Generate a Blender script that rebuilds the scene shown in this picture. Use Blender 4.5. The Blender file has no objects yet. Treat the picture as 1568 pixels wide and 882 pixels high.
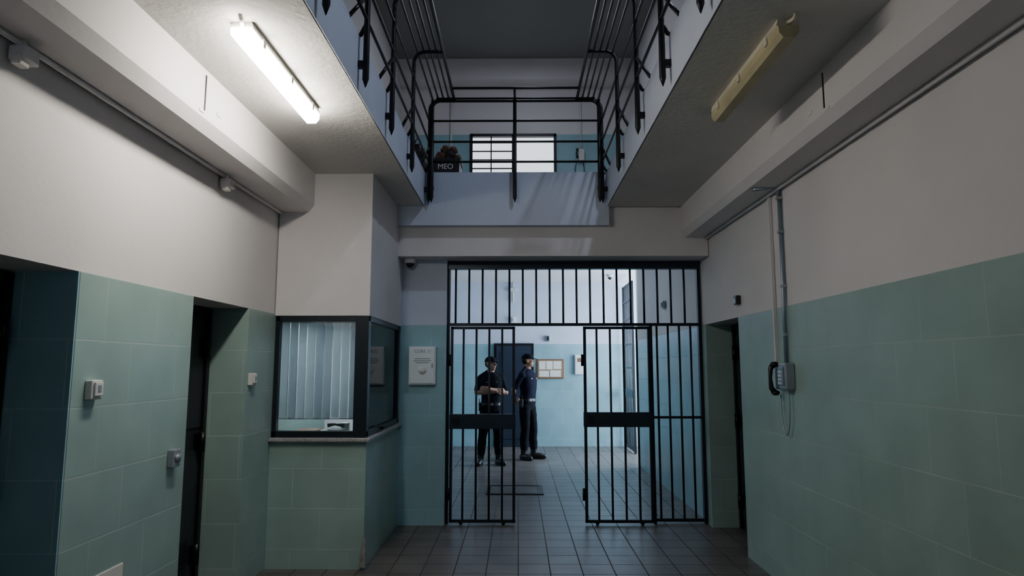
import bpy, math, random
from mathutils import Vector, Matrix, noise
random.seed(4)
D=bpy.data
# ---------------------------------------------------------------- materials
def newmat(name):
    m=D.materials.new(name); m.use_nodes=True
    nt=m.node_tree; b=nt.nodes['Principled BSDF']
    return m,nt,b
def simple(name,col,rough=0.5,metal=0.0,var=0.08,scale=8,bump=0.0,bscale=60,spec=None):
    m,nt,b=newmat(name)
    b.inputs['Roughness'].default_value=rough; b.inputs['Metallic'].default_value=metal
    if spec is not None: b.inputs['Specular IOR Level'].default_value=spec
    tc=nt.nodes.new('ShaderNodeNewGeometry')
    n=nt.nodes.new('ShaderNodeTexNoise'); n.inputs['Scale'].default_value=scale; n.inputs['Detail'].default_value=5
    nt.links.new(tc.outputs['Position'],n.inputs['Vector'])
    r=nt.nodes.new('ShaderNodeValToRGB')
    r.color_ramp.elements[0].position=0.3; r.color_ramp.elements[1].position=0.7
    r.color_ramp.elements[0].color=[c*(1-var) for c in col]+[1]
    r.color_ramp.elements[1].color=[min(1,c*(1+var)) for c in col]+[1]
    nt.links.new(n.outputs['Fac'],r.inputs['Fac']); nt.links.new(r.outputs['Color'],b.inputs['Base Color'])
    if bump>0:
        n2=nt.nodes.new('ShaderNodeTexNoise'); n2.inputs['Scale'].default_value=bscale; n2.inputs['Detail'].default_value=4
        nt.links.new(tc.outputs['Position'],n2.inputs['Vector'])
        bp=nt.nodes.new('ShaderNodeBump'); bp.inputs['Strength'].default_value=bump; bp.inputs['Distance'].default_value=0.01
        nt.links.new(n2.outputs['Fac'],bp.inputs['Height']); nt.links.new(bp.outputs['Normal'],b.inputs['Normal'])
    return m
def emis(name,col,s):
    m,nt,b=newmat(name)
    b.inputs['Base Color'].default_value=(*col,1)
    b.inputs['Emission Color'].default_value=(*col,1); b.inputs['Emission Strength'].default_value=s
    return m
def cloth_translucent(name,col):
    m,nt,b=newmat(name); N=nt.nodes; L=nt.links
    N.remove(b); o=[n for n in N if n.type=='OUTPUT_MATERIAL'][0]
    d=N.new('ShaderNodeBsdfDiffuse'); d.inputs[0].default_value=(*col,1)
    t=N.new('ShaderNodeBsdfTranslucent'); t.inputs[0].default_value=(*col,1)
    w=N.new('ShaderNodeTexNoise'); w.inputs['Scale'].default_value=6
    mr=N.new('ShaderNodeMapRange'); mr.inputs['To Min'].default_value=.4; mr.inputs['To Max'].default_value=.65
    L.new(w.outputs['Fac'],mr.inputs['Value'])
    mx=N.new('ShaderNodeMixShader'); L.new(mr.outputs[0],mx.inputs[0]); L.new(d.outputs[0],mx.inputs[1]); L.new(t.outputs[0],mx.inputs[2])
    L.new(mx.outputs[0],o.inputs[0]); return m
def tilemat(name,c1,c2,mortar,bw,bh,msize,offset,zoff,rough,floor=False,bump=0.3,var=0.1):
    m,nt,b=newmat(name); N=nt.nodes; L=nt.links
    g=N.new('ShaderNodeNewGeometry'); sp=N.new('ShaderNodeSeparateXYZ'); L.new(g.outputs['Position'],sp.inputs[0])
    cb=N.new('ShaderNodeCombineXYZ')
    if floor:
        L.new(sp.outputs['X'],cb.inputs['X']); L.new(sp.outputs['Y'],cb.inputs['Y'])
    else:
        sn=N.new('ShaderNodeSeparateXYZ'); L.new(g.outputs['True Normal'],sn.inputs[0])
        ab=N.new('ShaderNodeMath'); ab.operation='ABSOLUTE'; L.new(sn.outputs['X'],ab.inputs[0])
        gt=N.new('ShaderNodeMath'); gt.operation='GREATER_THAN'; gt.inputs[1].default_value=0.5; L.new(ab.outputs[0],gt.inputs[0])
        mx=N.new('ShaderNodeMix'); mx.data_type='FLOAT'
        L.new(gt.outputs[0],mx.inputs[0]); L.new(sp.outputs['X'],mx.inputs[2]); L.new(sp.outputs['Y'],mx.inputs[3])
        L.new(mx.outputs[0],cb.inputs['X'])
        ad=N.new('ShaderNodeMath'); ad.operation='SUBTRACT'; ad.inputs[1].default_value=zoff; L.new(sp.outputs['Z'],ad.inputs[0])
        L.new(ad.outputs[0],cb.inputs['Y'])
    br=N.new('ShaderNodeTexBrick'); br.offset=offset; br.offset_frequency=2
    br.inputs['Scale'].default_value=1; br.inputs['Brick Width'].default_value=bw; br.inputs['Row Height'].default_value=bh
    br.inputs['Mortar Size'].default_value=msize; br.inputs['Mortar Smooth'].default_value=0.3
    br.inputs['Color1'].default_value=(*c1,1); br.inputs['Color2'].default_value=(*c2,1); br.inputs['Mortar'].default_value=(*mortar,1)
    L.new(cb.outputs[0],br.inputs['Vector'])
    n=N.new('ShaderNodeTexNoise'); n.inputs['Scale'].default_value=3.0; n.inputs['Detail'].default_value=6
    L.new(g.outputs['Position'],n.inputs['Vector'])
    mr=N.new('ShaderNodeMapRange'); mr.inputs['From Min'].default_value=0.3; mr.inputs['From Max'].default_value=0.7
    mr.inputs['To Min'].default_value=1-var; mr.inputs['To Max'].default_value=1+var; L.new(n.outputs['Fac'],mr.inputs['Value'])
    mul=N.new('ShaderNodeVectorMath'); mul.operation='SCALE'
    L.new(br.outputs['Color'],mul.inputs[0]); L.new(mr.outputs[0],mul.inputs['Scale'])
    L.new(mul.outputs[0],b.inputs['Base Color'])
    mr2=N.new('ShaderNodeMapRange'); mr2.inputs['To Min'].default_value=rough; mr2.inputs['To Max'].default_value=0.8
    L.new(br.outputs['Fac'],mr2.inputs['Value']); L.new(mr2.outputs[0],b.inputs['Roughness'])
    bp=N.new('ShaderNodeBump'); bp.invert=True; bp.inputs['Strength'].default_value=bump; bp.inputs['Distance'].default_value=0.004
    L.new(br.outputs['Fac'],bp.inputs['Height']); L.new(bp.outputs['Normal'],b.inputs['Normal'])
    return m
WHITE=simple('wall_paint_white',(0.67,0.64,0.64),0.75,var=0.06,scale=1.2,bump=0.12,bscale=35)
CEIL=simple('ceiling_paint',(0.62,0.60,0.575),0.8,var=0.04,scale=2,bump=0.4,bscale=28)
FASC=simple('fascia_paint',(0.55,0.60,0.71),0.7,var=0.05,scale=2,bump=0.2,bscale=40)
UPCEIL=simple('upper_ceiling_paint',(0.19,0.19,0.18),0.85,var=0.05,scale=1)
TILE=tilemat('green_wall_tile',(0.262,0.372,0.338),(0.276,0.386,0.351),(0.345,0.44,0.41),0.45,0.31,0.0045,0.5,0.155,0.36)
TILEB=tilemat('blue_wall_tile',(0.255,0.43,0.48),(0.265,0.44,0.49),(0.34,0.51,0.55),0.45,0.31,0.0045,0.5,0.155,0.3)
FLOOR=tilemat('floor_tile',(0.102,0.088,0.083),(0.130,0.113,0.106),(0.032,0.028,0.027),0.25,0.25,0.005,0.0,0,0.36,floor=True,bump=0.5,var=0.22)
DOORM=simple('dark_steel_door',(0.022,0.026,0.032),0.5,0.3,bump=0.05)
DOORB=simple('navy_door',(0.016,0.026,0.045),0.45,0.1)
BLACK=simple('black_iron_paint',(0.008,0.009,0.011),0.42,0.3)
GATEM=simple('gate_iron_paint',(0.012,0.016,0.022),0.4,0.4)
GATEP=simple('gate_plate_paint',(0.018,0.028,0.042),0.35,0.4)
FRAME=simple('window_frame_dark',(0.012,0.018,0.026),0.35,0.3)
STONE=simple('terrazzo',(0.30,0.29,0.29),0.4,var=0.5,scale=140)
PLAST=simple('white_plastic',(0.62,0.62,0.58),0.45,var=0.03)
GREYP=simple('grey_metal',(0.35,0.37,0.39),0.4,0.6)
CONDM=simple('galvanised_conduit',(0.25,0.31,0.37),0.4,0.5)
CABW=simple('cabinet_white_metal',(0.72,0.74,0.76),0.4,0.0,var=0.02)
DIFF=simple('aged_lamp_diffuser',(0.50,0.43,0.25),0.4,var=0.15,scale=5)
DIFFE=simple('aged_lamp_body',(0.62,0.58,0.45),0.5,var=0.1,scale=5)
LAMPB=simple('lamp_housing',(0.70,0.68,0.62),0.5,var=0.05)
LIT=emis('lit_tube_diffuser',(1.0,0.95,0.85),74)
LITFILL=emis('fill_tube_back',(0.80,0.90,1.0),12)
DAY=emis('daylit_frosted_glass',(0.86,0.93,1.0),1.5)
WOOD=simple('board_wood',(0.20,0.10,0.05),0.6)
PAPER=simple('paper',(0.72,0.72,0.68),0.8,var=0.12,scale=40)
GREYT=simple('grey_print',(0.2,0.22,0.25),0.7)
HINGE=simple('hinge_black',(0.006,0.006,0.007),0.35,0.5)
RUB=simple('black_plastic',(0.01,0.01,0.01),0.35)
BLIND=cloth_translucent('blind_fabric',(0.68,0.71,0.73))
BLIND2=cloth_translucent('blind_fabric_grey',(0.58,0.61,0.64))
DESK=simple('desk_wood',(0.18,0.14,0.11),0.5)
PATCH=simple('bare_plaster',(0.26,0.25,0.23),0.9,var=0.3,scale=30,bump=0.5)
BIN=simple('bin_plastic',(0.015,0.015,0.018),0.45)
CLOTH=simple('brown_cloth',(0.13,0.062,0.038),0.9,var=0.6,scale=18)
CLOTH2=simple('dark_bag',(0.015,0.018,0.02),0.5,var=0.4,scale=10)
def glass():
    m,nt,b=newmat('window_glass'); N=nt.nodes; L=nt.links
    N.remove(b); o=[n for n in N if n.type=='OUTPUT_MATERIAL'][0]
    t=N.new('ShaderNodeBsdfTransparent'); t.inputs[0].default_value=(0.82,0.88,0.9,1)
    g=N.new('ShaderNodeBsdfGlossy'); g.inputs['Roughness'].default_value=0.02
    f=N.new('ShaderNodeFresnel'); f.inputs['IOR'].default_value=1.7
    mx=N.new('ShaderNodeMixShader'); L.new(f.outputs[0],mx.inputs[0]); L.new(t.outputs[0],mx.inputs[1]); L.new(g.outputs[0],mx.inputs[2])
    L.new(mx.outputs[0],o.inputs[0]); return m
GLASS=glass()
# ---------------------------------------------------------------- builder
class B:
    def __init__(s): s.v=[]; s.f=[]; s.m=[]; s.sm=[]; s.mats=[]
    def mi(s,mat):
        if mat not in s.mats: s.mats.append(mat)
        return s.mats.index(mat)
    def add(s,vs,fs,mat,smooth=False):
        o=len(s.v); s.v+= [tuple(v) for v in vs]; k=s.mi(mat)
        for f in fs: s.f.append([i+o for i in f]); s.m.append(k); s.sm.append(smooth)
    def box(s,x0,x1,y0,y1,z0,z1,mat,ch=0.0):
        if ch<=0:
            vs=[(x,y,z) for x in(x0,x1) for y in(y0,y1) for z in(z0,z1)]
            s.add(vs,[(0,1,3,2),(4,6,7,5),(0,4,5,1),(2,3,7,6),(0,2,6,4),(1,5,7,3)],mat)
        else:
            import bmesh
            bm=bmesh.new(); bmesh.ops.create_cube(bm,size=1)
            for v in bm.verts: v.co=Vector(((x0+x1)/2+v.co.x*(x1-x0),(y0+y1)/2+v.co.y*(y1-y0),(z0+z1)/2+v.co.z*(z1-z0)))
            bmesh.ops.bevel(bm,geom=bm.edges[:],offset=ch,segments=2,affect='EDGES',profile=0.5)
            bm.verts.index_update()
            s.add([v.co[:] for v in bm.verts],[[v.index for v in f.verts] for f in bm.faces],mat); bm.free()
        return s
    def tube(s,pts,r,mat,n=8,smooth=True,flat=None):
        pts=[Vector(p) for p in pts]; k=len(pts)
        rs=r if isinstance(r,(list,tuple)) else [r]*k
        tang=[]
        for i in range(k):
            a=pts[max(0,i-1)]; b=pts[min(k-1,i+1)]; tang.append((b-a).normalized())
        ref=Vector((0,0,1)) if abs(tang[0].z)<0.9 else Vector((1,0,0))
        u=tang[0].cross(ref).normalized(); vs=[]
        for i in range(k):
            t=tang[i]; u=(u-t*u.dot(t)).normalized(); w=t.cross(u)
            for j in range(n):
                a=2*math.pi*(j+0.5)/n
                vs.append(pts[i]+(u*math.cos(a)+w*math.sin(a)*(flat or 1))*rs[i])
        fs=[]
        for i in range(k-1):
            for j in range(n):
                fs.append((i*n+j,i*n+(j+1)%n,(i+1)*n+(j+1)%n,(i+1)*n+j))
        fs.append(list(range(n-1,-1,-1))); fs.append([ (k-1)*n+j for j in range(n)])
        s.add(vs,fs,mat,smooth and n>4); return s
    def ell(s,c,r,mat,R=None,nu=18,nv=12,fn=None,zcut=None):
        c=Vector(c); vs=[]; fs=[]
        for i in range(nv+1):
            ph=math.pi*i/nv
            for j in range(nu):
                th=2*math.pi*j/nu
                d=Vector((math.sin(ph)*math.cos(th),math.sin(ph)*math.sin(th),math.cos(ph)))
                p=Vector((d.x*r[0],d.y*r[1],d.z*r[2]))
                if fn: p=p*fn(d)
                if zcut is not None: p.z=max(p.z,zcut)
                if R: p=R@p
                vs.append(c+p)
        for i in range(nv):
            for j in range(nu):
                fs.append((i*nu+j,(i+1)*nu+j,(i+1)*nu+(j+1)%nu,i*nu+(j+1)%nu))
        s.add(vs,fs,mat,True); return s
    def prism(s,prof,axis,a0,a1,mat):
        vs=[]
        for a in(a0,a1):
            for p in prof: vs.append((p[0],a,p[1]) if axis=='y' else ((a,p[0],p[1]) if axis=='x' else (p[0],p[1],a)))
        n=len(prof); fs=[list(range(n)),list(range(2*n-1,n-1,-1))]
        for i in range(n): fs.append((i,i+n,(i+1)%n+n,(i+1)%n))
        s.add(vs,fs,mat); return s
    def obj(s,name,parent=None,loc=None,fix=True):
        me=D.meshes.new(name); me.from_pydata(s.v,[],s.f)
        for m in s.mats: me.materials.append(m)
        for i,p in enumerate(me.polygons): p.material_index=s.m[i]; p.use_smooth=s.sm[i]
        if fix:
            import bmesh
            bm=bmesh.new(); bm.from_mesh(me); bmesh.ops.recalc_face_normals(bm,faces=bm.faces); bm.to_mesh(me); bm.free()
        o=D.objects.new(name,me); bpy.context.scene.collection.objects.link(o)
        if parent: o.parent=parent
        if loc: o.location=loc
        return o
def arc(c,r,a0,a1,n,plane='xz'):
    out=[]
    for i in range(n+1):
        a=math.radians(a0+(a1-a0)*i/n)
        if plane=='xz': out.append(Vector((c[0]+r*math.cos(a),c[1],c[2]+r*math.sin(a))))
        else: out.append(Vector((c[0],c[1]+r*math.cos(a),c[2]+r*math.sin(a))))
    return out
TT=2.015; XL=-2.0; XR=1.93; YG=6.85; YB=13.4; YR=-3.0
# ---------------------------------------------------------------- shell
b=B(); b.box(-3.0,3.9,YR,YB+.3,-.2,0,FLOOR); b.obj('floor')
b=B()
for (a,c) in((YR,2.03),(2.94,3.99),(4.83,7.05)): b.box(XL-.5,XL,a,c,0,TT,TILE)
b.box(XL-.5,XL-.002,2.93,2.94,0,TT,TILEB)  # thin bluer slab: blue light on this jamb put into the tile colour
b.box(XL-.5,XL-.008,YR,7.05,TT,3.2,WHITE)
b.box(XL-.6,XL-.5,YR,7.05,0,TT,DOORM)
b.box(XL-.5,XL,YR,10.7,3.2,5.5,WHITE); b.box(XL-.5,XL,YR,10.7,5.5,6.8,WHITE)
b.obj('wall_left')
b=B()
b.box(XR,XR+.5,YR,5.73,0,TT,TILE); b.box(XR,XR+.5,6.73,7.05,0,TT,TILE)
b.box(XR+.008,XR+.5,YR,7.05,TT,3.2,WHITE)
b.box(XR+.5,XR+.6,YR,7.05,0,TT,DOORM)
b.box(XR,XR+.5,YR,10.7,3.2,6.8,WHITE)
b.obj('wall_right')
b=B()
b.box(XL,XR,YR-.2,YR,0,.9,TILE); b.box(XL,XR,YR-.2,YR,2.9,6.8,WHITE)
b.box(XL,-1.6,YR-.2,YR,.9,2.9,WHITE); b.box(1.5,XR,YR-.2,YR,.9,2.9,WHITE)
for i in range(1,5): b.box(-1.6+3.1*i/5-.06,-1.6+3.1*i/5+.06,YR-.15,YR-.05,.9,2.9,WHITE)
b.obj('wall_rear')
b=B()
b.box(XL,-.95,YR,6.5,3.2,3.55,CEIL); b.box(-.955,-.945,YR,6.48,3.2,3.55,FASC)
b.obj('balcony_slab')
b=B()
b.box(.91,XR,YR,6.5,3.2,3.55,CEIL); b.box(.905,.915,YR,6.48,3.2,3.55,FASC)
b.obj('balcony_slab')
b=B()
b.box(XL,XR,6.5,10.9,3.4,3.55,CEIL)
b.box(-1.22,.92,6.46,6.55,3.0,3.55,FASC)
b.box(XL,XR,6.55,YG+.2,2.70,3.42,WHITE)
b.obj('lintel_beam')
def beam(x0,x1,zb,y0,y1,name):
    s=1 if x1>x0 else -1
    c=.045
    prof=[(x0,3.2),(x0,zb),(x1-s*c,zb),(x1,zb+c*1.3),(x1,3.2)]
    b=B(); b.prism(prof,'y',y0,y1,WHITE)
    b.box(min(x1,x1+s*.003),max(x1,x1+s*.003),3.40,3.412,2.97,3.17,HINGE)
    b.box(min(x1,x1+s*.004),max(x1,x1+s*.004),3.55,3.60,3.0,3.02,LAMPB)
    b.box(min(x1,x1+s*.004),max(x1,x1+s*.004),3.35,3.40,2.95,2.965,LAMPB)
    b.tube([(x0+s*.022,y0,zb-.012),(x0+s*.022,y1-.02,zb-.012)],.013,WHITE)
    return b.obj(name)
beam(XL,-1.71,2.87,YR,5.35,'ceiling_beam')
beam(XR,1.66,2.89,YR,6.56,'ceiling_beam')
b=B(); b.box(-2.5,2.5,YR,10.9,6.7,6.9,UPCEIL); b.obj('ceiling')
b=B(); b.box(XL,XR,10.38,10.7,6.34,6.7,WHITE); b.obj('upper_beam')
b=B()
b.box(XL,-.81,10.7,10.9,3.4,5.5,TILEB); b.box(.655,XR,10.7,10.9,3.4,5.5,TILEB)
b.box(-.81,.655,10.7,10.9,3.4,4.35,TILEB); b.box(XL,XR,10.7,10.9,5.5,6.8,WHITE)
b.obj('wall_upper_end')
b=B()
b.box(-.81,.655,10.83,10.86,4.35,5.5,DAY)
b.box(-.81,.655,10.68,10.76,5.46,5.51,BLACK); b.box(-.81,.655,10.68,10.76,4.35,4.4,BLACK)
for x in(-.81,-.10,.61): b.box(x,x+.045,10.68,10.76,4.35,5.5,BLACK)
for i in range(6): b.box(-.8,-.08,10.7,10.72,4.6+i*.15,4.618+i*.15,BLACK)
b.box(-.46,-.44,10.7,10.72,4.4,5.47,BLACK)
b.obj('window_1')
b=B()
b.box(-1.22,-.745,YG-.06,YG+.2,0,TT,TILEB); b.box(-1.22,-.745,YG-.052,YG+.2,TT,2.70,FASC)
b.box(XL,-1.25,YG,YG+.2,0,2.70,WHITE)
b.obj('wall_gate')
b=B()
b.box(XR+.02,2.2,7.05,10.7,0,TT,TILEB); b.box(XR+.028,2.2,7.05,10.7,TT,3.4,WHITE)
b.box(2.2,3.8,10.6,10.7,0,3.4,WHITE); b.box(3.7,3.8,10.7,YB,0,3.4,WHITE)
b.obj('wall_back_room_right')
b=B(); b.box(-2.5,-2.3,7.05,YB,0,TT,TILEB); b.box(-2.5,-2.308,7.05,YB,TT,3.4,WHITE); b.obj('wall_back_room_left')
b=B()
b.box(-2.5,3.8,YB,YB+.2,0,TT+.03,TILEB); b.box(-2.5,3.8,YB+.008,YB+.2,TT+.03,3.5,FASC)
b.obj('wall_back_room_end')
b=B(); b.box(-2.5,3.8,7.05,YB+.2,3.32,3.4,WHITE); b.obj('ceiling_back_room')
# ---------------------------------------------------------------- doors
def sidedoor(name,xf,s,y0,y1,h,hy):
    b=B()
    x1=xf-s*.05
    X=lambda a,c:(min(a,c),max(a,c))
    b.box(*X(xf,x1),y0+.005,y1-.005,0.008,h-.005,DOORM)
    for (a,c,e,f) in((y0+.05,y1-.05,1.15,h-.1),(y0+.05,y1-.05,.12,1.0)):
        b.box(*X(xf,xf+s*.012),a,c,e,f,DOORM,.005)
    b.box(*X(xf,xf+s*.03),y0,y0+.045,0,h,BLACK); b.box(*X(xf,xf+s*.03),y1-.045,y1,0,h,BLACK); b.box(*X(xf,xf+s*.03),y0,y1,h-.045,h,BLACK)
    for z in(.28,1.05,1.72): b.tube([(xf+s*.045,hy,z-.07),(xf+s*.045,hy,z+.07)],.022,HINGE,10); b.box(*X(xf,xf+s*.05),hy-.035,hy+.035,z-.06,z+.06,HINGE)
    for i in range(6): b.box(*X(xf+s*.012,xf+s*.02),y0+.15,y1-.15,.2+i*.035,.215+i*.035,BLACK)
    return b.obj(name)
sidedoor('door_1',-2.32,1,2.04,2.92,TT-.01,2.86)
sidedoor('door_2',-2.30,1,4.0,4.82,TT-.01,4.74)
sidedoor('door_3',2.22,-1,5.74,6.72,TT-.01,6.62)
b=B()
b.box(-.49,.32,YB-.05,YB-.002,0.01,2.06,BLACK)
b.box(-.44,.27,YB-.08,YB-.05,0.01,2.01,DOORB)
b.box(-.36,.19,YB-.09,YB-.08,1.15,1.9,DOORB,.004); b.box(-.36,.19,YB-.09,YB-.08,.15,1.05,DOORB,.004)
b.tube([(-.38,YB-.08,1.08),(-.38,YB-.13,1.08),(-.28,YB-.13,1.08)],.01,GREYP)
b.box(-.40,-.36,YB-.09,YB-.08,1.0,1.15,GREYP)
b.obj('door_4')
# ---------------------------------------------------------------- booth
b=B()
b.box(XL+.002,-1.22,5.35,YG-.06,2.0,3.2,WHITE)
b.obj('booth_column')
b=B()
b.box(XL+.002,-1.22,5.35,5.47,0,.985,TILE); b.box(-1.34,-1.22,5.47,YG-.06,0,.985,TILE)
b.tube([(-1.222,5.352,.02),(-1.222,5.352,.12),(-1.218,5.352,.22),(-1.225,5.355,.27)],[.03,.026,.012,.002],PATCH,7,False)
b.obj('booth_base')
b=B()
b.box(XL+.002,-1.185,5.31,5.49,.985,1.015,STONE,.006); b.box(-1.36,-1.185,5.4901,YG-.065,.985,1.015,STONE,.006)
b.obj('booth_sill')
b=B()
z0,z1=1.016,2.0
def fr(x0,x1,y0,y1,za,zb,m=FRAME): b.box(x0,x1,y0,y1,za,zb,m,.003)
fr(XL+.005,-1.225,5.36,5.42,z1-.045,z1); fr(XL+.005,-1.225,5.36,5.42,z0,z0+.05)
fr(XL+.005,XL+.04,5.36,5.42,z0,z1); fr(-1.335,-1.225,5.355,5.44,z0,z1)
fr(-1.275,-1.225,5.44,6.78,z1-.045,z1); fr(-1.275,-1.225,5.44,6.78,z0,z0+.05); fr(-1.275,-1.225,6.73,6.78,z0,z1)
b.box(XL+.04,-1.335,5.385,5.389,z0+.05,z1-.045,GLASS)
b.box(-1.252,-1.248,5.44,6.73,z0+.05,z1-.045,GLASS)
b.tube([(-1.222,5.95,1.03),(-1.20,5.95,1.05),(-1.2,5.86,1.055)],.008,BLACK)
b.obj('window_2')
b=B()
for i in range(9):
    x=-1.985+i*.072
    zz=1.15+(.0 if i%3 else .012)
    b.prism([(x,5.487),(x+.0715,5.472),(x+.0715,5.4725),(x,5.4875)],'z',zz,1.95,BLIND if i not in(1,4,5,8) else BLIND2)
b.box(-1.985,-1.345,5.465,5.495,1.95,1.985,PLAST)
b.tube([(-1.98,5.48,1.155),(-1.36,5.48,1.155)],.004,PLAST)
b.obj('vertical_blind')
b=B()
b.box(-1.98,-1.36,5.52,5.90,.985,1.02,DESK); b.box(-1.97,-1.94,5.53,5.88,.0,.985,DESK); b.box(-1.40,-1.37,5.53,5.88,.0,.985,DESK)
b.obj('booth_desk')
b=B()
b.box(-1.6,-1.46,5.56,5.70,1.02,1.06,RUB,.008); b.tube([(-1.61,5.6,1.09),(-1.55,5.62,1.10),(-1.47,5.6,1.09)],[.018,.012,.018],RUB)
b.box(-1.53,-1.47,5.74,5.8,1.02,1.10,GREYP,.006)
b.obj('desk_telephone')
b=B(); b.box(-1.9,-1.68,5.55,5.8,1.02,1.04,PAPER); b.box(-1.88,-1.7,5.57,5.79,1.04,1.05,WOOD); b.obj('paper_stack')
# ---------------------------------------------------------------- gates
b=B()
gy=YG+.05
b.box(-.745,XR-.005,gy-.04,gy+.04,2.615,2.698,GATEP)
b.box(-.745,-.715,gy-.03,gy+.03,0,2.615,GATEM); b.box(XR-.035,XR-.003,gy-.03,gy+.03,0,2.615,GATEM)
b.box(-.715,XR-.035,gy-.02,gy+.02,2.01,2.04,GATEM)
x=-.66
while x<XR-.06:
    b.tube([(x,gy,2.03),(x,gy,2.63)],.0115,GATEM,8); x+=.1425
for k in range(4):
    x=1.46+k*.118
    b.tube([(x,gy,.03),(x,gy,2.02)],.0115,GATEM,8)
b.box(1.39,XR-.035,gy-.012,gy+.012,1.05,1.075,GATEM); b.box(1.39,XR-.035,gy-.012,gy+.012,0.02,.05,GATEM)
b.box(1.385,1.41,gy-.02,gy+.02,0,2.02,GATEM)
b.obj('fixed_bar_grille')
def leaf(x0,x1,y,zb,zt,pz,name):
    b=B()
    w=.028
    b.box(x0,x0+w,y-.018,y+.018,zb,zt,GATEM); b.box(x1-w,x1,y-.018,y+.018,zb,zt,GATEM)
    b.box(x0,x1,y-.018,y+.018,zt-.028,zt,GATEM); b.box(x0,x1,y-.018,y+.018,zb,zb+.03,GATEM)
    n=5
    for i in range(1,n):
        x=x0+(x1-x0)*i/n; b.tube([(x,y,zb+.01),(x,y,zt-.01)],.0115,GATEM,8)
    b.box(x0-.005,x1+.005,y-.026,y+.026,pz,pz+.15,GATEP,.004)
    b.box(x0+.03,x0+.09,y-.034,y-.02,pz+.04,pz+.11,BLACK)
    for z in(.3,1.65): b.tube([(x0-.012,y-.01,z-.06),(x0-.012,y-.01,z+.06)],.016,HINGE,8)
    for xx in(x0+.12,x1-.12): b.tube([(xx,y-.012,.02),(xx,y+.012,.02)],.02,HINGE,12)
    return b.obj(name)
leaf(-.70,-.03,gy-.07,.022,2.0,.95,'barred_gate_leaf')
leaf(.68,1.375,gy-.07,.022,2.0,.97,'barred_gate_leaf')
b=B()
xg=2.15
for y in(12.25,13.3): b.box(xg-.02,xg+.02,y-.02,y+.02,0.0,3.2,GATEM)
for i in range(1,8):
    y=12.25+i*1.05/8; b.tube([(xg,y,.02),(xg,y,3.2)],.01,GATEM,6)
for z in(.05,.55,1.05,1.55,2.0,2.5,2.85,3.17): b.box(xg-.012,xg+.012,12.25,13.3,z,z+.03,GATEM)
b.box(xg-.025,xg+.025,12.25,13.3,1.0,1.15,GATEP)
b.obj('barred_side_gate')
b=B()
xg=2.02
for y in(10.74,11.0): b.box(xg-.02,xg+.02,y-.015,y+.015,0.0,3.3,PLAST)
b.obj('door_jamb')
b=B()
b.box(-.40,.32,8.38,8.44,0,.012,BLACK); b.box(-.40,.32,8.95,9.01,0,.012,BLACK); b.box(-.40,-.35,8.44,8.95,0,.012,BLACK); b.box(.27,.32,8.44,8.95,0,.012,BLACK)
b.box(-.35,.27,8.44,8.95,0,.006,FLOOR)
b.obj('floor_hatch')
# ---------------------------------------------------------------- railings
ZT=4.30
def side_rail(xp,s,name):
    b=B(); r=.10
    ys=[6.42,5.38,4.48,3.68,2.88,2.08,1.28]
    xi=xp+s*.25
    def prof(y):
        c=(xp+s*r,y,ZT-r)
        return arc(c,r,180 if s>0 else 0,90,6)
    for y in ys:
        up=prof(y)
        b.tube([(xp,y,3.22),(xp,y,3.27),(xp,y,3.5)]+up+[(xi-s*.05,y,ZT)]+([(xi,y,ZT)]),[.003,.02,.019]+[.017]*(len(up)+2),BLACK,6)
        b.tube([(xp,y,3.62),(xp-s*.04,y+.02,3.56),(xp-s*.10,y+.03,3.545)],.014,BLACK,6)
        b.tube([(xp,y,3.80),(xp-s*.05,y-.22,3.545)],.013,BLACK,6)
        b.box(min(xp,xp-s*.05),max(xp,xp-s*.05),y-.018,y+.018,3.34,3.38,BLACK)
    y0,y1=1.2,6.42
    for z in(3.64,3.85,4.07): b.tube([(xp,y0,z),(xp,y1,z)],.011,BLACK,6)
    for k in range(5):
        x=xp+s*(.035+k*.054); z=ZT if k>0 else ZT-.02
        b.tube([(x,y0,z),(x,y1,z)],.0095 if k<4 else .015,BLACK,6)
    return b.obj(name)
side_rail(-.90,1,'balcony_railing'); side_rail(.855,-1,'balcony_railing')
b=B(); y=6.40
for x in(-.87,-.03,.825):
    b.tube([(x,y,3.22),(x,y,3.27),(x,y,ZT)],[.003,.02,.018],BLACK,6); b.box(x-.018,x+.018,y,y+.06,3.36,3.40,BLACK)
    b.tube([(x,y,ZT),(x,y-.27,ZT)],.013,BLACK,6)
for z in(3.64,3.85,4.07): b.tube([(-.87,y,z),(.825,y,z)],.012,BLACK,6)
b.tube([(-.87,y,4.2)]+[(-.87+.08*(1-math.cos(a)),y,4.2+.08*math.sin(a)) for a in(.4,.8,1.2,1.57)]+[(.825-.08*(1-math.cos(a)),y,4.2+.08*math.sin(a)) for a in(1.57,1.2,.8,.4)]+[(.825,y,4.2)],.014,BLACK,6)
b.tube([(-.83,y-.02,ZT),(.785,y-.02,ZT)],.012,BLACK,6)
b.tube([(-.65,y-.27,ZT),(.61,y-.27,ZT)],.013,BLACK,6)
b.obj('balcony_railing')
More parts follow.
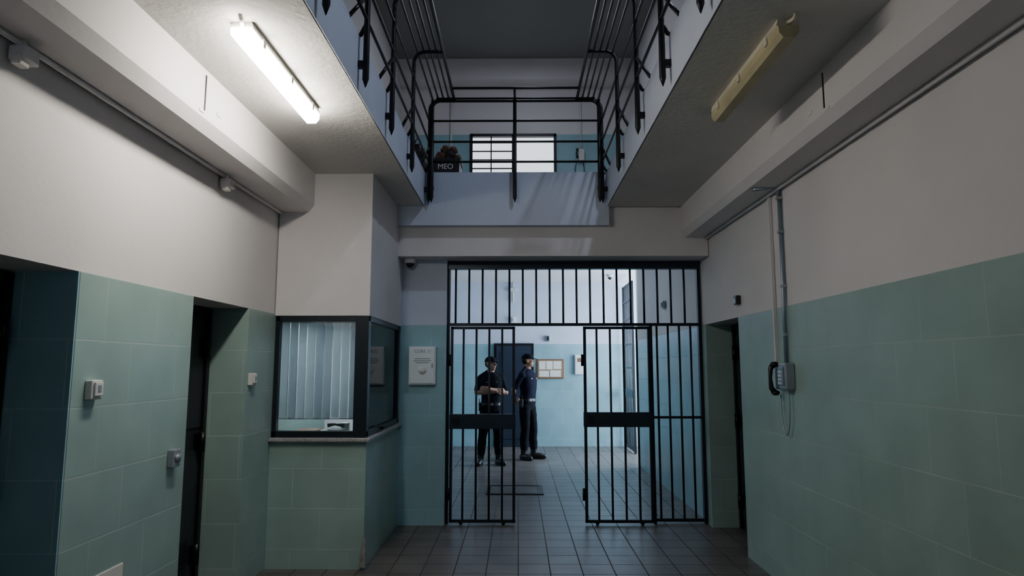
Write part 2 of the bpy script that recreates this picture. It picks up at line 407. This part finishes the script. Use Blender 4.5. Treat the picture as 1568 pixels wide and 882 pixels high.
# ---------------------------------------------------------------- luminaires
def lamp(name,x,y0,y1,z,lit,housing=LAMPB,k=.82):
    b=B()
    P=lambda l:[(x+a*k,z+c) for a,c in l]
    b.prism(P([(-.055,0),(-.065,-.03),(-.055,-.04),(.055,-.04),(.065,-.03),(.055,0)]),'y',y0,y1,housing)
    b.prism(P([(-.060,-.036),(-.058,-.07),(-.034,-.095),(.034,-.095),(.058,-.07),(.060,-.036)]),'y',y0-.012,y1+.012,lit)
    for yy in(y0+.12,y1-.15,(y0+y1)/2):
        for sx in(-1,1): b.box(x+sx*.062*k-.006,x+sx*.062*k+.006,yy,yy+.03,z-.065,z-.02,housing)
    b.tube([(x,y0,z-.02),(x+.015,y0-.04,z-.02),(x+.015,y0-.06,z-.002)],.010,housing)
    return b.obj(name)
lamp('added_back_room_lamp',-1.30,2.90,3.94,3.20,LIT)
lamp('added_back_room_lamp',1.265,2.90,3.94,3.20,DIFF,DIFFE)
lamp('added_back_room_lamp',0.3,8.2,9.4,3.32,LITFILL)  # added fixture, unseen behind the lintel, brightens the back room
# ---------------------------------------------------------------- wall fittings
for (y,sz) in((2.45,.04),(4.28,.04)):
    b=B(); b.box(XL,XL+.075,y-sz,y+sz,2.775,2.84,WHITE,.01); b.box(XL+.02,XL+.06,y-sz*1.2,y+sz*.2,2.755,2.80,LAMPB,.008); b.tube([(XL+.03,y,2.83),(XL+.03,y,2.871)],.015,LAMPB)
    b.obj('junction_box')
def switch(y,z,name='light_switch',mat=PLAST):
    b=B(); b.box(XL,XL+.035,y-.042,y+.042,z-.045,z+.045,mat,.006); b.box(XL+.035,XL+.045,y-.03,y+.03,z-.03,z+.035,mat,.004); b.box(XL+.044,XL+.047,y-.012,y+.012,z-.01,z+.02,GREYP); return b.obj(name)
switch(3.07,1.475); switch(4.90,1.49)
b=B(); y,z=3.83,1.06; b.box(XL,XL+.04,y-.04,y+.04,z-.05,z+.05,GREYP,.006); b.tube([(XL+.04,y,z),(XL+.05,y,z)],.025,GREYP,14); b.obj('wall_socket')
b=B(); b.box(XL,XL+.008,3.12,3.42,.42,.60,LAMPB,.002); b.obj('access_plate')
b=B(); b.box(XR-.035,XR+.006,5.66,5.73,2.12,2.20,RUB,.006); b.box(XR-.04,XR-.03,5.67,5.72,2.13,2.17,GREYP); b.obj('buzzer_box')
b=B(); b.tube([(XR-.018,4.70,1.612),(XR-.018,4.70,2.0),(XR-.014,4.70,2.1),(XR-.012,4.70,2.88)],.014,CONDM,10)
for z in(1.8,2.15,2.55,2.8): b.box(XR-.03,XR+.002,4.68,4.72,z,z+.02,GREYP)
b.tube([(XR-.014,4.70,2.82),(XR-.03,4.70,2.90),(XR-.2,4.70,2.875)],.014,CONDM,10)
b.obj('metal_conduit')
b=B(); b.box(XR-.018,XR+.004,4.885,4.91,1.60,2.89,WHITE); b.box(XR-.022,XR+.002,4.88,4.915,1.60,1.63,PLAST); b.obj('cable_trunking')
def phone_x():
    b=B()
    b.box(XR-.07,XR,4.60,4.73,1.42,1.61,GREYP,.012); b.box(XR-.085,XR-.06,4.615,4.70,1.45,1.58,CONDM,.006)
    for i in range(3):
        for j in range(4): b.box(XR-.09,XR-.084,4.63+i*.022,4.643+i*.022,1.46+j*.026,1.476+j*.026,CABW)
    b.box(XR-.05,XR,4.76,4.84,1.42,1.60,RUB,.01)
    b.tube([(XR-.07,4.80,1.395),(XR-.095,4.80,1.43),(XR-.10,4.80,1.50),(XR-.095,4.80,1.57),(XR-.07,4.80,1.60)],[.024,.018,.013,.018,.024],RUB,12)
    b.ell((XR-.065,4.80,1.395),(.03,.028,.02),RUB); b.ell((XR-.065,4.80,1.60),(.03,.028,.02),RUB)
    pts=[]
    for i in range(25):
        t=i/24; a=math.pi*t
        pts.append((XR-.03,4.80-.075*(1-math.cos(a))+.0,1.38-.28*math.sin(a)**.8 if 0<t<1 else 1.38))
    pts[-1]=(XR-.03,4.65,1.43); b.tube(pts,.0045,GREYP,6)
    b.obj('handset_telephone')
phone_x()
b=B()
b.box(1.02,1.12,10.62,10.70,5.02,5.22,PLAST,.01); b.tube([(1.0,10.6,5.05),(.985,10.58,5.13),(1.0,10.6,5.21)],[.024,.014,.024],RUB)
b.tube([(1.0,10.66,5.03),(.96,10.66,4.9),(.98,10.66,4.78),(1.05,10.66,4.76),(1.12,10.66,4.85),(1.1,10.66,5.02)],.007,RUB,6)
b.tube([(1.07,10.685,5.2),(1.07,10.685,6.34)],.014,PLAST)
b.obj('intercom_handset')
b=B(); b.tube([(-1.13,10.68,4.9),(-1.13,10.68,6.34)],.02,PLAST); b.box(-1.17,-1.09,10.66,10.7,4.85,4.95,PLAST,.005); b.obj('wall_conduit')
b=B()
yy=YG-.06
b.box(-1.12,-.845,yy-.06,yy,1.40,1.79,CABW,.008); b.box(-1.105,-.86,yy-.068,yy-.058,1.415,1.775,CABW,.004)
b.box(-.885,-.87,yy-.075,yy-.066,1.57,1.62,GREYP)
b.obj('first_aid_cabinet')
fc=D.curves.new('cabinet_label','FONT'); fc.body='CORE 11'; fc.size=.045; fc.extrude=.0005; fo=D.objects.new('cabinet_label',fc); bpy.context.scene.collection.objects.link(fo)
fc.materials.append(GREYT); fo.rotation_euler=(math.pi/2,0,0); fo.location=(-1.065,yy-.069,1.725); fo.parent=D.objects['first_aid_cabinet']
b=B()
for k,(z,w) in enumerate([(1.66,.16),(1.64,.18),(1.62,.14)]): b.box(-.98-w/2,-.98+w/2,yy-.0695,yy-.068,z,z+.007,GREYT)
b.tube([(-.98,yy-.069,1.55),(-.98,yy-.0705,1.55)],.045,PAPER,20)
b.obj('cabinet_print',parent=D.objects['first_aid_cabinet'])
def dome(x,y,z,name):
    b=B(); b.tube([(x,y,z),(x,y,z-.03)],.06,CABW,24); b.tube([(x,y,z-.03),(x,y,z-.05)],[.06,.052],CABW,24)
    b.ell((x,y,z-.05),(.042,.042,.045),RUB); return b.obj(name)
dome(-1.12,6.70,2.699,'cctv_dome_camera'); dome(1.75,12.3,3.319,'dome_security_camera')
b=B(); b.tube([(-.1,YB-.03,2.9),(-.1,YB-.03,3.32)],.02,PLAST); b.box(-.16,-.03,YB-.07,YB,3.12,3.2,PLAST,.008); b.obj('wall_conduit')
b=B(); b.box(-.13,-.05,YB-.06,YB+.01,2.48,2.6,CABW,.01); b.tube([(-.09,YB-.06,2.54),(-.09,YB-.08,2.54)],.025,CABW,16); b.obj('motion_sensor')
b=B(); b.box(.57,.65,YB-.05,YB+.01,2.1,2.22,GREYP,.006); b.box(.59,.63,YB-.06,YB-.05,2.12,2.2,RUB); b.obj('alarm_button')
b=B()
b.box(.385,.93,YB-.03,YB,1.345,1.74,WOOD,.006); b.box(.41,.905,YB-.034,YB-.03,1.37,1.715,simple('cork',(.30,.20,.11),.9))
for (x,z,w,h) in((.43,1.53,.13,.17),(.575,1.53,.13,.17),(.72,1.54,.16,.16),(.43,1.385,.2,.12),(.65,1.385,.22,.13)):
    b.box(x,x+w,YB-.036,YB-.034,z,z+h,PAPER)
b.obj('notice_board')
b=B(); b.box(1.15,1.33,YB-.07,YB,1.43,1.83,CABW,.008); b.box(1.165,1.315,YB-.077,YB-.07,1.445,1.815,CABW,.003); b.box(1.29,1.305,YB-.085,YB-.077,1.6,1.66,GREYP); b.box(1.2,1.28,YB-.0785,YB-.077,1.68,1.76,WOOD); b.obj('electrical_box')
b=B(); b.box(XR-.02,XR+.02,8.6,8.72,2.35,2.45,GREYP,.005); b.box(XR-.03,XR-.02,8.62,8.7,2.37,2.43,RUB); b.obj('wall_buzzer')
# ---------------------------------------------------------------- bin + bags upper floor
b=B()
b.prism([(-.93,3.55),(-.67,3.55),(-.65,3.90),(-.95,3.90)],'y',7.1,7.4,BIN); b.box(-.96,-.64,7.09,7.41,3.88,3.91,BIN,.004)
for (cx,cz,rr,m_) in((-.88,3.96,.07,CLOTH),(-.78,3.98,.075,CLOTH2),(-.70,3.94,.055,CLOTH),(-.83,4.05,.055,CLOTH),(-.74,4.04,.05,CLOTH)):
    b.ell((cx,7.25,cz),(rr,rr*1.1,rr),m_,fn=lambda d:1+.45*noise.noise(d*2.6+Vector((cx*9,0,0))))
bo=b.obj('storage_box')
fc=D.curves.new('box_label','FONT'); fc.body='MEO'; fc.size=.085; fc.extrude=.001; fo=D.objects.new('box_label',fc); bpy.context.scene.collection.objects.link(fo)
fc.materials.append(PAPER); fo.rotation_euler=(math.pi/2,0,0); fo.location=(-.90,7.098,3.785); fo.parent=bo
b=B()
b.ell((-1.17,7.35,3.80),(.15,.16,.25),CLOTH2,fn=lambda d:1+.2*noise.noise(d*2.5))
b.ell((-1.15,7.3,4.03),(.09,.09,.10),CLOTH2,fn=lambda d:1+.3*noise.noise(d*3)); b.tube([(-1.2,7.22,4.1),(-1.14,7.18,4.18),(-1.08,7.22,4.05)],.012,CLOTH2)
b.obj('duffel_bag')
# ---------------------------------------------------------------- people
SKIN=simple('skin',(0.36,0.19,0.125),0.55,var=0.08,scale=20)
UNI=simple('uniform_navy',(0.006,0.008,0.014),0.9,var=0.3,scale=12,bump=0.5,bscale=14,spec=.12)
UNI2=simple('uniform_blue',(0.008,0.009,0.022),0.9,var=0.3,scale=12,bump=0.5,bscale=14,spec=.12)
TRO=simple('trousers_navy',(0.005,0.006,0.010),0.9,var=0.3,scale=12,bump=0.5,bscale=14,spec=.12)
BOOT=simple('boot_leather',(0.006,0.006,0.007),0.4)
HAIR=simple('hair_dark',(0.012,0.009,0.007),0.8,spec=.2)
LIP=simple('lips',(0.24,0.09,0.07),0.5)
EYEW=simple('eye_white',(0.6,0.6,0.6),0.3)
def person(name,loc,rotz,shirt,head_yaw,arms,feet,H=1.0):
    mats=dict(skin=SKIN,shirt=shirt,tro=TRO,boot=BOOT,hair=HAIR,lip=LIP,belt=BOOT)
    prims=[]
    def T(pts,rs,lab): prims.append(('t',[Vector(p) for p in pts],rs,lab))
    def E(c,r,lab,R=None): prims.append(('e',Vector(c),r,R or Matrix.Identity(3),lab))
    rings=[(.80,.08,.075,.0),(.86,.150,.108,.005),(.93,.168,.122,.01),(1.0,.160,.115,.0),(1.08,.155,.114,-.008),(1.18,.165,.124,-.010),(1.28,.182,.130,-.006),(1.36,.192,.124,.0),(1.42,.172,.104,.005),(1.46,.12,.085,.01),(1.495,.070,.066,.008)]
    for s in(-1,1):
        fx,fy=feet[s]; hip=Vector((s*.088,.005,.87)); ank=Vector((fx,fy,.10)); kn=hip.lerp(ank,.52)+Vector((s*.008,-.02,0))
        T([hip,hip.lerp(kn,.4),kn],[.096,.091,.071],'tro'); T([kn,kn.lerp(ank,.35)+Vector((0,.012,0)),kn.lerp(ank,.74)],[.071,.073,.066],'tro')
        T([kn.lerp(ank,.70),ank],[.060,.054],'boot')
        fd=Vector((s*.35,-1,0)).normalized()
        h=Vector((fx,fy,0))-fd*.045
        T([h+Vector((0,0,.05)),h+fd*.10+Vector((0,0,.058)),h+fd*.17+Vector((0,0,.050)),h+fd*.225+Vector((0,0,.040))],[.048,.052,.050,.038],'boot')
        T([h+Vector((0,0,.02)),h+fd*.20+Vector((0,0,.02))],[.04,.042],'boot')
        T([(s*.03,.02,1.505),(s*.10,.018,1.455),(s*.165,.012,1.405)],[.042,.046,.055],'shirt')
    T([(0,.012,1.44),(0,-.003,1.56)],[.061,.057],'skin')
    def hand(w,d,n,side,curl):
        d=Vector(d).normalized(); n=Vector(n); n=(n-d*n.dot(d)).normalized(); sd=d.cross(n)*side
        R=Matrix((sd,d,n)).transposed()
        E(w+d*.048,(.041,.052,.018),'skin',R)
        for k,(o,l) in enumerate(((.031,.072),(.0105,.082),(-.0105,.077),(-.031,.060))):
            p=w+d*.082+sd*o; a=curl; pts=[p-d*.03,p]; 
            for q,fr_ in enumerate((.45,.32,.23)):
                dd=d*math.cos(a)+n*math.sin(a); p=p+dd*l*fr_; pts.append(p.copy()); a+=curl
            T(pts,[.010,.0100,.0095,.009,.0075],'skin')
        p=w+d*.022+sd*.028
        T([p,p+sd*.022+d*.028+n*.006,p+sd*.024+d*.058+n*.018],[.014,.0115,.009],'skin')
    for s in(-1,1):
        sh=Vector((s*.175,.008,1.385)); el,wr,hd,hn,cu=arms[s]; el=Vector(el); wr=Vector(wr)
        E(sh,(.060,.066,.064),'shirt')
        T([sh,sh.lerp(el,.45),sh.lerp(el,.80)],[.060,.058,.055],'shirt')
        T([sh.lerp(el,.74),el],[.044,.042],'skin')
        T([el,el.lerp(wr,.35),wr],[.042,.041,.028],'skin')
        hand(wr,hd,hn,s*cu[1],cu[0])
    hc=Vector((0,-.012,1.63)); RY=Matrix.Rotation(head_yaw,3,'Z')
    def hp(x,y,z): return hc+RY@Vector((x,y,z))
    def HE(c,r,lab): E(hp(*c),r,lab,RY)
    HE((0,.012,.035),(.077,.096,.084),'skin'); HE((0,-.018,-.03),(.064,.074,.080),'skin'); HE((0,-.06,-.087),(.030,.027,.02),'skin')
    HE((0,.040,.005),(.076,.070,.072),'hair')
    HE((0,-.076,.026),(.046,.014,.010),'skin')
    T([hp(0,-.086,.015),hp(0,-.100,-.008),hp(0,-.108,-.022)],[.009,.011,.013],'skin'); HE((.012,-.095,-.024),(.009,.010,.008),'skin'); HE((-.012,-.095,-.024),(.009,.010,.008),'skin')
    HE((0,-.084,-.052),(.023,.010,.006),'lip'); HE((0,-.083,-.061),(.020,.010,.006),'lip')
    for s in(-1,1):
        HE((s*.079,.008,-.006),(.010,.019,.031),'skin'); HE((s*.04,-.062,-.015),(.02,.018,.016),'skin')
    bb=B()
    n=24; vs=[]; fs=[]
    for (z,rx,ry,cy) in rings:
        for j in range(n):
            a=2*math.pi*j/n; c_,s_=math.cos(a),math.sin(a)
            pw=.85; vs.append((rx*math.copysign(abs(c_)**pw,c_),cy+ry*math.copysign(abs(s_)**pw,s_),z))
    for i in range(len(rings)-1):
        for j in range(n): fs.append((i*n+j,i*n+(j+1)%n,(i+1)*n+(j+1)%n,(i+1)*n+j))
    fs.append(list(range(n-1,-1,-1))); fs.append([(len(rings)-1)*n+j for j in range(n)])
    bb.add(vs,fs,SKIN)
    for p in prims:
        if p[0]=='t':
            bb.tube(p[1],p[2],SKIN,14)
            for q,r in((p[1][0],p[2][0]),(p[1][-1],p[2][-1])): bb.ell(q,(r*.98,)*3,SKIN,nu=14,nv=8)
            for q,r in list(zip(p[1],p[2]))[1:-1]: bb.ell(q,(r,)*3,SKIN,nu=12,nv=8)
        else: bb.ell(p[1],p[2],SKIN,R=p[3])
    raw=bb.obj(name+'_raw')
    m=raw.modifiers.new('r','REMESH'); m.mode='VOXEL'; m.voxel_size=.0062
    m2=raw.modifiers.new('s','SMOOTH'); m2.factor=.5; m2.iterations=4
    dg=bpy.context.evaluated_depsgraph_get(); me=D.meshes.new_from_object(raw.evaluated_get(dg)); D.objects.remove(raw)
    me.materials.clear()
    keys=list(mats.keys())
    for k in keys: me.materials.append(mats[k])
    def segd(p,a,b_,ra,rb):
        ab=b_-a; t=max(0,min(1,(p-a).dot(ab)/max(1e-9,ab.length_squared))); return (p-(a+ab*t)).length-(ra+(rb-ra)*t)
    bounds=[]
    for p in prims:
        if p[0]=='t':
            c=sum(p[1],Vector())/len(p[1]); R_=max((q-c).length for q in p[1])+max(p[2]); bounds.append((c,R_))
        else: bounds.append((p[1],max(p[2])))
    for poly in me.polygons:
        q=poly.center; best=1e9; lab='shirt'
        z=q.z
        if .80<z<1.50:
            for i in range(len(rings)-1):
                if rings[i][0]<=z<=rings[i+1][0]:
                    t=(z-rings[i][0])/(rings[i+1][0]-rings[i][0]); rx,ry,cy=[rings[i][k]+(rings[i+1][k]-rings[i][k])*t for k in(1,2,3)]
                    best=(math.hypot(q.x/rx,(q.y-cy)/ry)-1)*min(rx,ry)*.9-.003
                    lab='shirt' if z>1.0 else ('belt' if z>.955 else 'tro')
        for p,(c,R_) in zip(prims,bounds):
            if (q-c).length>R_+.03: continue
            if p[0]=='t':
                d=min(segd(q,p[1][i],p[1][i+1],p[2][i],p[2][i+1]) for i in range(len(p[1])-1))
                l=p[3]
            else:
                w=p[3].transposed()@(q-p[1]); d=(math.sqrt(sum((w[k]/p[2][k])**2 for k in range(3)))-1)*min(p[2]); l=p[4]
            if d<best: best=d; lab=l
        poly.material_index=keys.index(lab); poly.use_smooth=True
    newco=[]
    for v in me.vertices:
        c0=v.co.copy(); z=c0.z
        if .2<z<1.45 and abs(c0.x)<.24 and not (1.0<z<1.42 and c0.y<-.14):
            k=noise.noise(Vector((c0.x*9,c0.y*9,z*16)))
            c0+=v.normal*k*.006
        newco.extend(c0)
    me.vertices.foreach_set('co',newco); me.update()
    o=D.objects.new(name,me); bpy.context.scene.collection.objects.link(o); o.location=loc; o.rotation_euler=(0,0,rotz); o.scale=(H,)*3
    c=B()
    c.ell(hp(0,.012,.040),(.087,.107,.088),TRO,R=RY,nu=28,nv=16,zcut=.0)
    c.tube([hp(.087*math.cos(a),.012+.107*math.sin(a),.043) for a in [2*math.pi*i/24 for i in range(25)]],.007,TRO,6)
    vs=[]; fs=[]
    NN=13
    for i in range(NN):
        a=math.pi*(1.12+.76*i/(NN-1)); x=math.cos(a); yv=math.sin(a)
        for (f,dz) in((1.0,0),(1.0,-.006)):
            vs.append(hp(.084*x,.012+.104*yv,.046+dz))
        k=abs(math.sin((a-math.pi*1.12)/(math.pi*.76)*math.pi))**.6
        for dz in(-.006,0): vs.append(hp(.084*x*.98,.012+.104*yv-.075*k,.046-.016*k+dz-.0))
    for i in range(NN-1):
        for k in range(4): fs.append((i*4+k,i*4+(k+1)%4,(i+1)*4+(k+1)%4,(i+1)*4+k))
    fs+= [(0,1,2,3),((NN-1)*4+3,(NN-1)*4+2,(NN-1)*4+1,(NN-1)*4)]
    c.add(vs,fs,TRO,True); c.ell(hp(0,.012,.128),(.006,.006,.004),TRO)
    c.obj('cap',parent=o)
    e=B()
    for s in(-1,1):
        e.ell(hp(s*.031,-.077,.004),(.012,.006,.006),EYEW,R=RY); e.ell(hp(s*.031,-.0825,.004),(.005,.003,.005),RUB,R=RY)
        e.tube([hp(s*.016,-.090,.020),hp(s*.03,-.091,.024),hp(s*.047,-.082,.020)],.0035,HAIR,6)
    e.obj('eyes',parent=o)
    g=B()
    g.box(.055,.095,-.131,-.118,1.325,1.345,simple('badge',(.10,.14,.09),.6)); g.box(-.10,-.055,-.131,-.118,1.33,1.338,GREYP)
    g.box(-.20,-.155,-.02,.03,.86,1.0,RUB,.006); g.tube([(-.185,.0,1.0),(-.185,.0,1.06)],.006,RUB); g.box(.15,.20,-.03,.05,.82,.98,RUB,.008)
    g.box(-.02,.02,-.122,-.11,.96,.99,GREYP,.003)
    g.obj('duty_belt_gear',parent=o)
    return o
# arms folded across the chest
armsA={-1:((-.245,-.055,1.165),(.065,-.172,1.185),(.93,.12,.12),(0,1,0),(.30,1)),
        1:((.245,-.055,1.160),(-.060,-.215,1.225),(-.93,.16,.10),(0,1,0),(.30,1))}
person('prison_guard',(-.45,10.92,0),math.radians(12),UNI,math.radians(40),armsA,{-1:(-.165,0.0),1:(.13,-.03)},1.0)
armsB={-1:((-.265,.115,1.15),(-.10,.20,.985),(.75,.1,-.35),(0,-1,0),(.35,1)),
        1:((.265,.115,1.15),(.10,.205,.965),(-.75,.1,-.35),(0,-1,0),(.35,1))}
person('prison_guard',(.17,11.55,0),math.radians(58),UNI2,math.radians(24),armsB,{-1:(-.10,0.02),1:(.11,-.05)},1.035)
# ---------------------------------------------------------------- lights
def area(name,loc,rot,sx,sy,power,col):
    l=D.lights.new(name,'AREA'); l.shape='RECTANGLE'; l.size=sx; l.size_y=sy; l.energy=power; l.color=col
    o=D.objects.new(name,l); bpy.context.scene.collection.objects.link(o); o.location=loc; o.rotation_euler=rot; return o
area('window_daylight',(0,YR-.3,1.9),(math.radians(90),0,0),3.0,2.0,9,(.62,.78,1.0))
area('side_daylight',(3.6,12.0,1.9),(0,math.radians(90),0),2.4,2.2,330,(.66,.82,1.0))
area('booth_fill',(-1.64,6.1,1.985),(0,0,0),.5,.5,20,(.88,.94,1.0))  # added unseen light, back-lights the blind so the booth window looks brighter
area('upper_lamp',(1.6,3.6,6.6),(0,0,0),.16,.16,56,(.70,.80,1.0))
area('upper_back_lamp',(.2,8.6,6.6),(0,0,0),.6,1.0,19,(.78,.87,1.0))
w=D.worlds.new('world'); bpy.context.scene.world=w; w.use_nodes=True
w.node_tree.nodes['Background'].inputs[0].default_value=(.42,.58,.88,1); w.node_tree.nodes['Background'].inputs[1].default_value=.25
# ---------------------------------------------------------------- camera
cam=D.cameras.new('camera'); cam.sensor_width=36; cam.lens=1000/1568*36; cam.clip_start=.02
co=D.objects.new('camera',cam); bpy.context.scene.collection.objects.link(co)
co.location=(0,0,1.58); co.rotation_euler=(math.radians(90+6.9),0,math.radians(.52))
bpy.context.scene.camera=co
